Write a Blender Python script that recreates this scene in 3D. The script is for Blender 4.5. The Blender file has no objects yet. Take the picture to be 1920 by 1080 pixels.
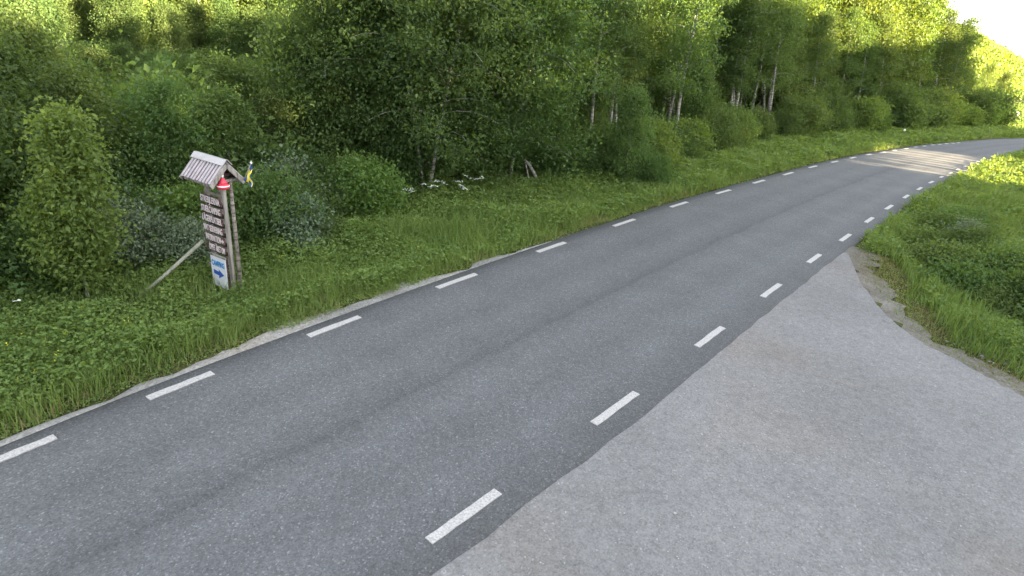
import bpy, bmesh, math, random
import numpy as np
from mathutils import Vector, Matrix, noise

# ------------------------------------------------------------------ camera, sky, sun, exposure
scene = bpy.context.scene
COL = scene.collection
H = 4.8
FPX, PITCH, ROLL = 1125.0, math.radians(23.575), math.radians(-5.75)
cd = bpy.data.cameras.new('camera'); cam = bpy.data.objects.new('camera', cd); COL.objects.link(cam)
cd.sensor_width = 36.0; cd.lens = FPX / 1920 * 36.0
cd.clip_start = 0.1; cd.clip_end = 3000
cam.matrix_world = (Matrix.Translation((0, 0, H)) @ Matrix.Rotation(math.radians(90) - PITCH, 4, 'X')
                    @ Matrix.Rotation(-ROLL, 4, 'Z'))
scene.camera = cam

SUN_AZ, SUN_EL = math.radians(115), math.radians(15)
SUNV = Vector((math.sin(SUN_AZ) * math.cos(SUN_EL), math.cos(SUN_AZ) * math.cos(SUN_EL), math.sin(SUN_EL)))
w = bpy.data.worlds.new('World'); scene.world = w; w.use_nodes = True
nt = w.node_tree; nt.nodes.clear()
sk = nt.nodes.new('ShaderNodeTexSky'); sk.sky_type = 'NISHITA'; sk.sun_disc = False
sk.sun_elevation = SUN_EL; sk.sun_rotation = SUN_AZ
sk.air_density = 1.0; sk.dust_density = 0.8; sk.ozone_density = 0.8
bg = nt.nodes.new('ShaderNodeBackground'); bg.inputs['Strength'].default_value = 0.07
wo = nt.nodes.new('ShaderNodeOutputWorld')
hs = nt.nodes.new('ShaderNodeHueSaturation'); hs.inputs['Saturation'].default_value = .32
nt.links.new(sk.outputs['Color'], hs.inputs['Color']); nt.links.new(hs.outputs['Color'], bg.inputs['Color']); nt.links.new(bg.outputs['Background'], wo.inputs['Surface'])

sl = bpy.data.lights.new('sun', 'SUN'); sl.energy = 5.0; sl.angle = math.radians(0.5); sl.color = (1.0, 0.80, 0.50)
so = bpy.data.objects.new('sun', sl); COL.objects.link(so)
so.rotation_mode = 'QUATERNION'; so.rotation_quaternion = SUNV.to_track_quat('Z', 'Y')

vs = scene.view_settings
vs.view_transform = 'Standard'; vs.look = 'None'; vs.gamma = 1.0; vs.use_curve_mapping = False
vs.exposure = 4.05
scene.render.engine = 'CYCLES'
scene.cycles.use_denoising = True
scene.cycles.max_bounces = 7; scene.cycles.diffuse_bounces = 4; scene.cycles.glossy_bounces = 2
scene.cycles.transmission_bounces = 5; scene.cycles.transparent_max_bounces = 4

RNG = np.random.default_rng(7)

# ------------------------------------------------------------------ helpers
def link(name, data, parent=None):
    o = bpy.data.objects.new(name, data); COL.objects.link(o)
    if parent: o.parent = parent
    return o
def mesh_np(name, V, loops, sizes, mats, tint=None, smooth=False):
    """V (n,3); loops flat ints; sizes per-face vertex counts; tint per face."""
    me = bpy.data.meshes.new(name)
    V = np.asarray(V, np.float32); loops = np.asarray(loops, np.int32); sizes = np.asarray(sizes, np.int32)
    me.vertices.add(len(V)); me.vertices.foreach_set('co', V.ravel())
    me.loops.add(len(loops)); me.loops.foreach_set('vertex_index', loops)
    me.polygons.add(len(sizes))
    st = np.zeros(len(sizes), np.int32); st[1:] = np.cumsum(sizes)[:-1]
    me.polygons.foreach_set('loop_start', st); me.polygons.foreach_set('loop_total', sizes)
    if smooth: me.polygons.foreach_set('use_smooth', np.ones(len(sizes), bool))
    if tint is not None:
        a = me.attributes.new('tint', 'FLOAT', 'FACE'); a.data.foreach_set('value', np.asarray(tint, np.float32))
    me.update(calc_edges=True)
    for m in (mats if isinstance(mats, (list, tuple)) else [mats]): me.materials.append(m)
    return me
def tag(o, label=None, cat=None, group=None, kind=None):
    if label: o['label'] = label
    if cat: o['category'] = cat
    if group: o['group'] = group
    if kind: o['kind'] = kind
    return o
def empty(name, loc, rz=0.0):
    o = bpy.data.objects.new(name, None); COL.objects.link(o)
    o.location = loc; o.rotation_euler = (0, 0, rz); o.empty_display_size = .2
    return o
def bm_obj(name, bm, mat, parent=None, smooth=False):
    me = bpy.data.meshes.new(name); bm.to_mesh(me); bm.free()
    if smooth:
        for p in me.polygons: p.use_smooth = True
    me.materials.append(mat)
    return link(name, me, parent)
def unit(a):
    return a / np.maximum(np.linalg.norm(a, axis=-1, keepdims=True), 1e-9)
def tube(path, rad, sides=7, cap=True):
    """tapered tube along path -> (V, loops, sizes)"""
    P = np.asarray(path, float); n = len(P)
    T = unit(np.gradient(P, axis=0))
    ref = np.where(np.abs(T[:, 2:3]) > .9, [[1., 0, 0]], [[0, 0, 1.]])
    A = unit(np.cross(T, ref)); B = np.cross(T, A)
    an = np.arange(sides) * 2 * np.pi / sides
    V = (P[:, None] + np.asarray(rad)[:, None, None] * (np.cos(an)[None, :, None] * A[:, None] + np.sin(an)[None, :, None] * B[:, None])).reshape(-1, 3)
    L = []
    for i in range(n - 1):
        for j in range(sides):
            k = (j + 1) % sides
            L += [i * sides + j, i * sides + k, (i + 1) * sides + k, (i + 1) * sides + j]
    S = [4] * ((n - 1) * sides)
    if cap:
        L += list(range((n - 1) * sides, n * sides)); S.append(sides)
        L += list(range(sides - 1, -1, -1)); S.append(sides)
    return V, L, S
def join_parts(parts):
    V, L, S, o = [], [], [], 0
    for v, l, s in parts:
        V.append(v); L.append(np.asarray(l) + o); S += list(s); o += len(v)
    return np.concatenate(V), np.concatenate(L), S
def leaves(C, D, N, size, ratio=.62, fold=.25):
    """diamond leaves folded on the midrib: base C, direction D, normal N, length size"""
    n = len(C)
    D = unit(D); N = unit(N - (N * D).sum(1, keepdims=True) * D); W = np.cross(D, N)
    s = np.asarray(size)[:, None]
    b = C; t = C + D * s - N * s * .12
    m = C + D * s * .45
    l = m + W * s * ratio * .5 + N * s * fold * .5; r = m - W * s * ratio * .5 + N * s * fold * .5
    V = np.stack([b, r, t, l], 1).reshape(-1, 3)
    i = np.arange(n)[:, None] * 4
    L = np.concatenate([i + [[0, 1, 2]], i + [[0, 2, 3]]], 1).ravel()
    return V, L, np.full(2 * n, 3)
def blades(C, h, wd, lean, az):
    """grass blades: 2 segments, 3 triangles"""
    n = len(C)
    d = np.stack([np.cos(az), np.sin(az), np.zeros(n)], 1); p = np.stack([-np.sin(az), np.cos(az), np.zeros(n)], 1)
    a2 = RNG.uniform(0, np.pi, n); p = np.stack([np.cos(a2), np.sin(a2), np.zeros(n)], 1)
    h = h[:, None]; wd = wd[:, None]; lean = lean[:, None]; up = np.array([[0, 0, 1.]])
    m = C + up * h * .6 + d * lean * h * .3; t = C + up * h * (1 - lean * .35) + d * lean * h
    V = np.stack([C - p * wd * .5, C + p * wd * .5, m + p * wd * .4, m - p * wd * .4, t], 1).reshape(-1, 3)
    i = np.arange(n)[:, None] * 5
    L = np.concatenate([i + [[0, 1, 2, 3]], i + [[3, 2, 4]]], 1).ravel()
    S = np.tile([4, 3], n)
    return V, L, S
def inside(P, poly):
    poly = np.asarray(poly); x, y = P[:, 0], P[:, 1]; r = np.zeros(len(P), bool); j = len(poly) - 1
    for i in range(len(poly)):
        xi, yi = poly[i]; xj, yj = poly[j]
        c = ((yi > y) != (yj > y)) & (x < (xj - xi) * (y - yi) / (yj - yi + 1e-12) + xi)
        r ^= c; j = i
    return r
def dist_poly(P, line):
    """distance to polyline, signed (+ on the left of its direction)"""
    line = np.asarray(line, float); best = np.full(len(P), 1e9); sg = np.ones(len(P))
    for a, b in zip(line[:-1], line[1:]):
        u = b - a; t = np.clip(((P - a) @ u) / (u @ u), 0, 1); q = P - a - t[:, None] * u
        d = np.hypot(q[:, 0], q[:, 1]); m = d < best
        best[m] = d[m]; sg[m] = np.sign(u[0] * q[m, 1] - u[1] * q[m, 0])
    return best * sg
def resample(line, step):
    line = np.asarray(line, float); s = np.r_[0, np.cumsum(np.hypot(*np.diff(line, axis=0).T))]
    t = np.arange(0, s[-1], step)
    return np.stack([np.interp(t, s, line[:, 0]), np.interp(t, s, line[:, 1])], 1)
def smooth_line(line, step=.5, it=6):
    p = resample(line, step)
    for _ in range(it): p[1:-1] = .25 * p[:-2] + .5 * p[1:-1] + .25 * p[2:]
    return p
def fbm(P, f, seed=0.0):
    return np.array([noise.fractal(Vector((x * f + seed, y * f - seed, seed)), 1.0, 2.0, 3) for x, y in P[:, :2]])

# ------------------------------------------------------------------ materials
def new_mat(name):
    m = bpy.data.materials.new(name); m.use_nodes = True
    t = m.node_tree; b = t.nodes['Principled BSDF']; return m, t, b
def N(t, kind, **kw):
    n = t.nodes.new(kind)
    for k, v in kw.items():
        if k in n.inputs: n.inputs[k].default_value = v
        else: setattr(n, k, v)
    return n
def ramp(t, fac, stops):
    r = t.nodes.new('ShaderNodeValToRGB'); e = r.color_ramp.elements
    while len(e) < len(stops): e.new(.5)
    for el, (p, c) in zip(e, stops):
        el.position = p; el.color = (*c, 1) if len(c) == 3 else c
    t.links.new(fac, r.inputs['Fac']); return r.outputs['Color']
def mixc(t, fac, a, b, mode='MIX'):
    m = t.nodes.new('ShaderNodeMix'); m.data_type = 'RGBA'; m.blend_type = mode
    for s, v in ((m.inputs[0], fac), (m.inputs[6], a), (m.inputs[7], b)):
        if hasattr(v, 'links'): t.links.new(v, s)
        else: s.default_value = v if not isinstance(v, tuple) or len(v) == 4 else (*v, 1)
    return m.outputs[2]
def leaf_mat(name, dark, light, trans=.35, objvar=.25, rough=.55):
    m, t, b = new_mat(name)
    at = N(t, 'ShaderNodeAttribute', attribute_name='tint')
    c = ramp(t, at.outputs['Fac'], [(0.0, dark), (1.0, light)])
    oi = N(t, 'ShaderNodeObjectInfo')
    mr = N(t, 'ShaderNodeMapRange'); mr.inputs['To Min'].default_value = 1 - objvar; mr.inputs['To Max'].default_value = 1 + objvar
    t.links.new(oi.outputs['Random'], mr.inputs['Value'])
    hv = N(t, 'ShaderNodeHueSaturation'); t.links.new(c, hv.inputs['Color']); t.links.new(mr.outputs[0], hv.inputs['Value'])
    mh = N(t, 'ShaderNodeMapRange'); mh.inputs['To Min'].default_value = .485; mh.inputs['To Max'].default_value = .515
    m2 = N(t, 'ShaderNodeMath', operation='FRACT'); m3 = N(t, 'ShaderNodeMath', operation='MULTIPLY'); m3.inputs[1].default_value = 7.31
    t.links.new(oi.outputs['Random'], m3.inputs[0]); t.links.new(m3.outputs[0], m2.inputs[0]); t.links.new(m2.outputs[0], mh.inputs['Value'])
    t.links.new(mh.outputs[0], hv.inputs['Hue'])
    t.links.new(hv.outputs['Color'], b.inputs['Base Color']); b.inputs['Roughness'].default_value = rough
    b.inputs['Specular IOR Level'].default_value = .18
    tr = N(t, 'ShaderNodeBsdfTranslucent')
    tc = mixc(t, 1.0, hv.outputs['Color'], (1.5, 1.35, .5, 1), 'MULTIPLY'); t.links.new(tc, tr.inputs['Color'])
    mx = N(t, 'ShaderNodeMixShader'); mx.inputs[0].default_value = trans
    t.links.new(b.outputs[0], mx.inputs[1]); t.links.new(tr.outputs[0], mx.inputs[2])
    t.links.new(mx.outputs[0], t.nodes['Material Output'].inputs['Surface'])
    return m
def bark_mat(name, c0, c1, c2, scale=(3, 3, 14)):
    m, t, b = new_mat(name)
    tc = N(t, 'ShaderNodeTexCoord'); mp = N(t, 'ShaderNodeMapping'); mp.inputs['Scale'].default_value = scale
    t.links.new(tc.outputs['Object'], mp.inputs['Vector'])
    n1 = N(t, 'ShaderNodeTexNoise', Scale=1.6, Detail=5.0); t.links.new(mp.outputs[0], n1.inputs['Vector'])
    c = ramp(t, n1.outputs['Fac'], [(.36, c0), (.45, c1), (.65, c2)])
    t.links.new(c, b.inputs['Base Color']); b.inputs['Roughness'].default_value = .85
    bp = N(t, 'ShaderNodeBump', Strength=.5, Distance=.02); t.links.new(n1.outputs['Fac'], bp.inputs['Height'])
    t.links.new(bp.outputs[0], b.inputs['Normal'])
    return m
def wood_mat(name, c0, c1, c2, scale=(2, 40, 40), coord='Object'):
    return bark_mat(name, c0, c1, c2, scale)
def plain(name, c, rough=.6, var=.12, scale=9.0):
    m, t, b = new_mat(name)
    tc = N(t, 'ShaderNodeTexCoord'); n1 = N(t, 'ShaderNodeTexNoise', Scale=scale, Detail=6.0)
    t.links.new(tc.outputs['Object'], n1.inputs['Vector'])
    cc = ramp(t, n1.outputs['Fac'], [(.3, tuple(x * (1 - var) for x in c)), (.7, tuple(min(1, x * (1 + var)) for x in c))])
    t.links.new(cc, b.inputs['Base Color']); b.inputs['Roughness'].default_value = rough
    return m
def asphalt_mat():
    m, t, b = new_mat('asphalt')
    tc = N(t, 'ShaderNodeTexCoord'); P = tc.outputs['Object']
    def nz(s, d=4.0, r=.6):
        n = N(t, 'ShaderNodeTexNoise', Scale=s, Detail=d, Roughness=r); t.links.new(P, n.inputs['Vector']); return n.outputs['Fac']
    base = ramp(t, nz(.5), [(.3, (.092, .093, .095)), (.7, (.104, .105, .107))])
    # worn wheel tracks follow the road: attribute 'lane' is the metre offset across it
    at = N(t, 'ShaderNodeAttribute', attribute_name='lane')
    wob = N(t, 'ShaderNodeMath', operation='MULTIPLY_ADD'); wob.inputs[1].default_value = .06; t.links.new(nz(.8, 3, .6), wob.inputs[0]); t.links.new(at.outputs['Fac'], wob.inputs[2])
    tr = ramp(t, wob.outputs[0], [(0, (.82,) * 3), (.10, (.90,) * 3), (.20, (1.10,) * 3), (.31, (.95,) * 3), (.41, (1.10,) * 3), (.51, (.90,) * 3), (.545, (.72,) * 3), (.556, (.92,) * 3), (.64, (1.10,) * 3), (.75, (.95,) * 3), (.86, (1.10,) * 3), (.95, (.86,) * 3), (1, (.76,) * 3)])
    c = mixc(t, .8, base, tr, 'MULTIPLY')
    vo = N(t, 'ShaderNodeTexVoronoi', Scale=60.0); t.links.new(P, vo.inputs['Vector'])
    sp = ramp(t, vo.outputs['Color'], [(0, (.6,) * 3), (.45, (.9,) * 3), (.8, (1.15,) * 3), (1, (2.2,) * 3)])
    c = mixc(t, .85, c, sp, 'MULTIPLY')
    g2 = ramp(t, nz(16, 6, .8), [(.3, (.75,) * 3), (.5, (1,) * 3), (.72, (1.28,) * 3)])
    c = mixc(t, .8, c, g2, 'MULTIPLY')
    st = ramp(t, nz(.9, 4, .6), [(.38, (.93, .93, .93)), (.52, (1, 1, 1)), (.7, (1.06, 1.06, 1.06))])
    c = mixc(t, .8, c, st, 'MULTIPLY')
    t.links.new(c, b.inputs['Base Color']); b.inputs['Roughness'].default_value = .85; b.inputs['Specular IOR Level'].default_value = .25
    bp = N(t, 'ShaderNodeBump', Strength=.6, Distance=.008); t.links.new(vo.outputs['Distance'], bp.inputs['Height'])
    t.links.new(bp.outputs[0], b.inputs['Normal'])
    return m
def gravel_mat(name, lo, hi, scale=26.0, brown=.5):
    m, t, b = new_mat(name)
    tc = N(t, 'ShaderNodeTexCoord'); P = tc.outputs['Object']
    def nz(s, d=4.0, r=.6):
        n = N(t, 'ShaderNodeTexNoise', Scale=s, Detail=d, Roughness=r); t.links.new(P, n.inputs['Vector']); return n.outputs['Fac']
    c = ramp(t, nz(.45, 5, .65), [(.36, lo), (.64, hi)])
    vo = N(t, 'ShaderNodeTexVoronoi', Scale=scale); t.links.new(P, vo.inputs['Vector'])
    sp = ramp(t, vo.outputs['Color'], [(0, (.6,) * 3), (.4, (.9,) * 3), (.85, (1.12,) * 3), (1, (1.75,) * 3)])
    c = mixc(t, .8, c, sp, 'MULTIPLY')
    g2 = ramp(t, nz(7, 7, .75), [(.3, (.75,) * 3), (.5, (1,) * 3), (.72, (1.22,) * 3)])
    c = mixc(t, .8, c, g2, 'MULTIPLY')
    bw = ramp(t, nz(.33, 3, .5), [(.5, (1, 1, 1)), (.75, (1.0, .86, .74))])
    c = mixc(t, brown, c, bw, 'MULTIPLY')
    t.links.new(c, b.inputs['Base Color']); b.inputs['Roughness'].default_value = .92; b.inputs['Specular IOR Level'].default_value = .2
    bp = N(t, 'ShaderNodeBump', Strength=.7, Distance=.012); t.links.new(vo.outputs['Distance'], bp.inputs['Height'])
    t.links.new(bp.outputs[0], b.inputs['Normal'])
    return m
M = {}
M['asphalt'] = asphalt_mat()
M['gravel'] = gravel_mat('gravel', (.158, .154, .150), (.192, .187, .182), 52)
M['shoulder'] = gravel_mat('shoulder_gravel', (.155, .148, .135), (.26, .25, .23), 30, .6)
M['dirt'] = gravel_mat('dirt', (.095, .085, .065), (.165, .152, .132), 36, .4)
M['soil'] = gravel_mat('soil', (.045, .052, .022), (.08, .085, .036), 14, .5); M['soil'].node_tree.nodes['Principled BSDF'].inputs['Specular IOR Level'].default_value = 0
M['turf'] = plain('turf_base', (.05, .075, .02), .95, .4, 1.7)
M['paint'] = plain('road_paint', (.33, .315, .30), .7, .30, 45)
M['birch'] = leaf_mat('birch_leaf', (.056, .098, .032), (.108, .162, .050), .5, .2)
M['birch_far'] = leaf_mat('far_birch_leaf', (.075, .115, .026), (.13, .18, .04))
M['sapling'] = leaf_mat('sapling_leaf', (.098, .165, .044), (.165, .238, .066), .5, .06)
M['willow'] = leaf_mat('willow_leaf', (.11, .155, .095), (.165, .215, .14), .25, .1, .75)
M['bush'] = leaf_mat('bush_leaf', (.056, .102, .033), (.108, .162, .052), .5, .18)
M['ditch'] = leaf_mat('ditch_leaf', (.075, .128, .040), (.128, .19, .062), .45, .15)
M['herb'] = leaf_mat('herb_leaf', (.105, .168, .046), (.20, .275, .080), .44, 0)
M['grass'] = leaf_mat('grass_blade', (.10, .16, .04), (.19, .245, .075), .38, 0)
M['dry'] = leaf_mat('dry_grass_blade', (.16, .14, .06), (.25, .21, .11), .25, 0)
M['bark'] = bark_mat('birch_bark', (.05, .045, .04), (.20, .183, .16), (.32, .295, .26))
M['brown'] = bark_mat('brown_bark', (.05, .042, .035), (.13, .11, .09), (.22, .19, .16))
M['dead'] = bark_mat('dead_wood', (.12, .10, .085), (.27, .24, .21), (.36, .33, .30))
M['greywood'] = wood_mat('weathered_wood', (.10, .088, .075), (.20, .18, .158), (.28, .255, .225), (12, 12, 1.2))
M['boardwood'] = wood_mat('brown_board', (.050, .024, .022), (.085, .042, .038), (.14, .085, .078), (1.5, 12, 24))
M['gapshade'] = plain('gap_shade', (.016, .011, .011), .8, .3)  # near-black, stands in for shade in the gaps between boards
M['polewood'] = wood_mat('peeled_pole', (.13, .135, .10), (.185, .19, .14), (.24, .235, .19), (8, 8, 1.5))
M['tin'] = plain('roof_sheet', (.34, .295, .31), .6, .18, 14)
M['tinridge'] = plain('ridge_sheet', (.36, .34, .335), .55, .14, 8)
M['letter'] = plain('letter_paint', (.60, .52, .52), .6, .1)
M['panelwhite'] = plain('white_panel', (.52, .53, .56), .45, .06)
M['blue'] = plain('blue_paint', (.02, .07, .30), .5, .06)
M['cyan'] = plain('light_blue_paint', (.04, .18, .42), .5, .06)
M['red'] = plain('red_paint', (.55, .03, .06), .55, .1)
M['flagblue'] = plain('flag_blue', (.03, .07, .22), .8, .1)
M['flagyellow'] = plain('flag_yellow', (.75, .62, .05), .8, .1)
M['white'] = plain('white_paint', (.75, .73, .68), .6, .06)
M['petal'] = plain('petal_white', (.62, .66, .56), .7, .08)
M['yellow'] = plain('petal_yellow', (.75, .62, .05), .7, .08)
M['orange'] = plain('orange_paper', (.50, .26, .08), .7, .15)
M['stone'] = plain('stone', (.27, .262, .26), .85, .4, 3)
M['hill'] = plain('hill_turf', (.07, .10, .025), .95, .4, .15)

# ------------------------------------------------------------------ plan of the place (metres; camera at the origin)
R_DASH = [(-0.25, 4.86), (1.63, 7.15), (3.64, 9.7), (5.67, 12.28), (7.7, 14.84), (9.58, 17.11), (11.51, 19.52), (13.36, 21.73), (15.24, 23.96), (16.94, 25.94), (18.55, 27.78), (20.11, 29.53), (21.46, 30.95), (22.76, 32.41), (24.09, 33.84), (25.38, 35.22), (26.39, 36.25), (27.46, 37.4)]
L_DASH = [(-5.21, 5.16), (-4.26, 6.65), (-2.84, 8.69), (-1.11, 11.07), (0.85, 13.67), (2.96, 16.35), (5.09, 19.03), (7.24, 21.53), (9.36, 23.98), (11.44, 26.34), (13.52, 28.73), (15.53, 30.87), (17.39, 32.82), (19.15, 34.61), (20.69, 36.04), (22.22, 37.52), (23.63, 38.8), (24.97, 40.09), (26.13, 41.1), (27.34, 42.17), (28.25, 42.88), (29.27, 43.75), (30.17, 44.44), (30.97, 45.09)]
def offset(line, d):
    line = np.asarray(line, float); t = unit(np.gradient(line, axis=0)); return line + np.stack([-t[:, 1], t[:, 0]], 1) * d
EL = smooth_line([(-9.4, -1.5), (-7.2, 2.2)] + [tuple(p) for p in offset(L_DASH, .30)] + [(37.6, 50.8), (44.5, 55.2), (54, 60.5), (68, 67), (90, 75)])
ER = smooth_line([(-5.4, -2.2), (-2.6, 1.6)] + [tuple(p) for p in offset(R_DASH, -.36)] + [(35.3, 44.2), (42.5, 49.3), (52, 55), (67, 61.5), (90, 69)])
ROAD = np.r_[EL, ER[::-1]]
GRAVEL = np.array([(-3.6, -2.0), (-0.75, 3.95), (0.23, 5.2), (1.16, 6.3), (2.42, 7.85), (4.6, 10.6), (6.84, 13.5), (8.75, 15.75), (8.95, 15.6), (8.2, 13.4), (7.8, 11.6), (7.85, 10.5), (8.15, 9.7), (8.6, 8.4), (9.6, 5.5), (10.5, 0), (10.5, -6), (-3.6, -6)])
BUSHLINE = smooth_line([(-9.5, 3.5), (-7.9, 7.0), (-7.0, 8.3), (-6.45, 9.7), (-5.8, 11.2), (-4.7, 13.2), (-3.8, 15.6), (-2.1, 18.2), (0.4, 20.6), (3.1, 20.9), (5.3, 23.6), (7.9, 28.8), (12.1, 34), (18, 41), (23.5, 45.2), (31.3, 52.3), (39, 57.6), (46, 63)], .5, 8)
DITCH = smooth_line([(14.6, 20.6), (12.6, 18.2), (11.3, 15.9), (11.2, 13.2), (12.3, 10.2), (15, 6.5)], .4, 6)

GRID = np.array([[noise.fractal(Vector((i * .22, j * .22, 1.7)), 1.0, 2.0, 4) for j in range(256)] for i in range(256)])
def fbm_fast(P):
    q = P / .35; i = np.floor(q).astype(int); f = q - i; a = i % 256; b = (i + 1) % 256
    return ((GRID[a[:, 0], a[:, 1]] * (1 - f[:, 0]) + GRID[b[:, 0], a[:, 1]] * f[:, 0]) * (1 - f[:, 1])
            + (GRID[a[:, 0], b[:, 1]] * (1 - f[:, 0]) + GRID[b[:, 0], b[:, 1]] * f[:, 0]) * f[:, 1]) * 1.6

def terrain(P):
    P = np.asarray(P, float)[:, :2]
    dl = dist_poly(P, EL)                       # + outside on the left
    dr = -dist_poly(P, ER)                      # + outside on the right
    z = np.full(len(P), -.03)
    out = np.maximum(np.maximum(dl, dr), 0)
    ing = inside(P, GRAVEL)
    out = np.where(ing, 0, out)
    z -= .10 * np.clip(out / 1.2, 0, 1)
    dd = np.abs(dist_poly(P, DITCH))
    z -= np.where(ing, 0, .38 * np.exp(-(dd / .9) ** 2))
    r = np.hypot(P[:, 0], P[:, 1])
    z += np.where(out > .3, fbm_fast(P * .55 + 12.3) * .07 * np.clip(out / 3, 0, 1), 0)
    far = np.clip((dl - 6) / 30, 0, 1); z += np.where(dl > 0, far * 1.0, 0)
    return z

# ground: one sheet, rings growing outward to the horizon
def build_ground():
    rings = np.r_[np.arange(0.8, 24, .42), np.geomspace(24.5, 900, 55)]
    na = 200
    an = np.linspace(0, 2 * np.pi, na, endpoint=False)
    P = np.r_[[(0, 0)], np.stack([(rings[:, None] * np.sin(an)), (rings[:, None] * np.cos(an))], -1).reshape(-1, 2)]
    z = terrain(P)
    V = np.c_[P, z]; L = []; S = []
    for j in range(na): L += [0, 1 + (j + 1) % na, 1 + j]; S.append(3)
    for i in range(len(rings) - 1):
        a = 1 + i * na; b = a + na
        for j in range(na):
            k = (j + 1) % na; L += [a + j, a + k, b + k, b + j]; S.append(4)
    me = mesh_np('ground', V, L, S, M['soil'], smooth=True)
    tag(link('ground', me), 'dark turf and soil under the roadside growth', kind='structure')
build_ground()

# road: strip lofted between its two edges, slight crown, lane attribute 0..1 across it
def build_road():
    n = 260
    def rs(l): 
        s = np.r_[0, np.cumsum(np.hypot(*np.diff(l, axis=0).T))]; t = np.linspace(0, s[-1], n)
        return np.stack([np.interp(t, s, l[:, 0]), np.interp(t, s, l[:, 1])], 1)
    # pair the edges by the nearest point so the cross lines stay square to the road
    a = rs(EL); s = []
    for p in a:
        s.append(int(np.argmin(np.hypot(*(ER - p).T))))
    s = np.maximum.accumulate(s); b = np.stack([np.interp(np.linspace(0, 1, n), np.linspace(0, 1, n), ER[s, k]) for k in (0, 1)], 1)
    for _ in range(4): b[1:-1] = .25 * b[:-2] + .5 * b[1:-1] + .25 * b[2:]
    m = 14
    ja = fbm(a, 2.5, 1.0) * .05; jb = fbm(b, 2.2, 5.0) * .028 + RNG.uniform(-.022, .022, n)
    d = unit(b - a); a = a - d * ja[:, None]; b = b + d * jb[:, None]
    V = []; lane = []
    for i in range(n):
        for j in range(m + 1):
            f = j / m; q = a[i] * (1 - f) + b[i] * f
            V.append((q[0], q[1], .02 * (1 - (2 * f - 1) ** 2))); lane.append(f)
    k = len(V)
    for i in range(n): V.append((a[i][0] - d[i][0] * .03, a[i][1] - d[i][1] * .03, -.12))
    for i in range(n): V.append((b[i][0] + d[i][0] * .03, b[i][1] + d[i][1] * .03, -.12))
    L = []; S = []
    for i in range(n - 1):
        for j in range(m):
            p = i * (m + 1) + j; L += [p, p + 1, p + m + 2, p + m + 1][::-1]; S.append(4)
        L += [k + i, i * (m + 1), (i + 1) * (m + 1), k + i + 1][::-1]; S.append(4)
        q = i * (m + 1) + m; q2 = q + m + 1
        L += [q, k + n + i, k + n + i + 1, q2][::-1]; S.append(4)
    me = mesh_np('road', V, L, S, M['asphalt'], smooth=True)
    at = me.attributes.new('lane', 'FLOAT', 'POINT'); at.data.foreach_set('value', np.r_[lane, np.zeros(n), np.ones(n)].astype(np.float32))
    o = link('road', me); tag(o, 'grey asphalt country road curving away to the right', kind='structure')
    return o
road = build_road()
def road_z(x, y): return .02

# painted edge dashes, each its own piece of the road
def dash(line, i, L, wd):
    line = np.asarray(line); t = unit(np.gradient(line, axis=0))[i]; c = line[i]; nrm = np.array([-t[1], t[0]])
    bm = bmesh.new(); r = random.Random(i + int(L * 100)); nn = 6
    top = []
    for s in (-1, 1):
        row = []
        for k in range(nn + 1):
            f = -L / 2 + L * k / nn; q = c + t * f + nrm * s * (wd / 2 + r.uniform(-.006, .006))
            row.append((q[0], q[1]))
        top.append(row)
    z0, z1 = .0, .0165
    up = [[bm.verts.new((x, y, z1)) for x, y in row] for row in top]; lo = [[bm.verts.new((x, y, z0)) for x, y in row] for row in top]
    for k in range(nn):
        bm.faces.new((up[0][k], up[0][k + 1], up[1][k + 1], up[1][k]))
        bm.faces.new((lo[0][k], lo[0][k + 1], up[0][k + 1], up[0][k])); bm.faces.new((up[1][k], up[1][k + 1], lo[1][k + 1], lo[1][k]))
    bm.faces.new((lo[0][0], up[0][0], up[1][0], lo[1][0])); bm.faces.new((up[0][nn], lo[0][nn], lo[1][nn], up[1][nn]))
    bmesh.ops.recalc_face_normals(bm, faces=bm.faces)
    bm_obj('edge_dash', bm, M['paint'], road)
for ln, flip in ((R_DASH, 0), (L_DASH, 1)):
    a = np.asarray(ln); sp = np.hypot(*np.diff(a, axis=0).T); sp = np.r_[sp, sp[-1:]]
    for i in range(len(ln)):
        Ld = np.clip(sp[i] * .345, .5, 1.12) if not (flip and i == 0) else .62
        dash(ln, i, Ld, .115 if i < 12 else .13)
    t = unit(a[-1] - a[-3]); 
    ext = [tuple(a[-1] + t * 2.0 * (k - 1)) for k in range(0, 0)]

# gravel lay-by: thin sheet with a ragged edge
def sheet(name, poly, z, mat, label, rag=.12, step=.25, seed=0.):
    p = resample(np.r_[poly, poly[:1]], step)
    c = p.mean(0); p = p + unit(p - c) * (fbm(p, 1.6, seed) * rag + RNG.uniform(-.25, .25, len(p)) * rag)[:, None]
    bm = bmesh.new(); vs_ = [bm.verts.new((x, y, z)) for x, y in p]; f = bm.faces.new(vs_)
    bmesh.ops.triangulate(bm, faces=[f]); bmesh.ops.recalc_face_normals(bm, faces=bm.faces)
    if sum(f.normal.z for f in bm.faces) < 0: bmesh.ops.reverse_faces(bm, faces=bm.faces)
    o = bm_obj(name, bm, mat); return tag(o, label, kind='structure')
sheet('gravel', np.array([(-5.2, -3.0)] + [tuple(p) for p in GRAVEL[1:]]), -.004, M['gravel'], 'pale gravel lay-by beside the road', .20, .13, 2.)

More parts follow.
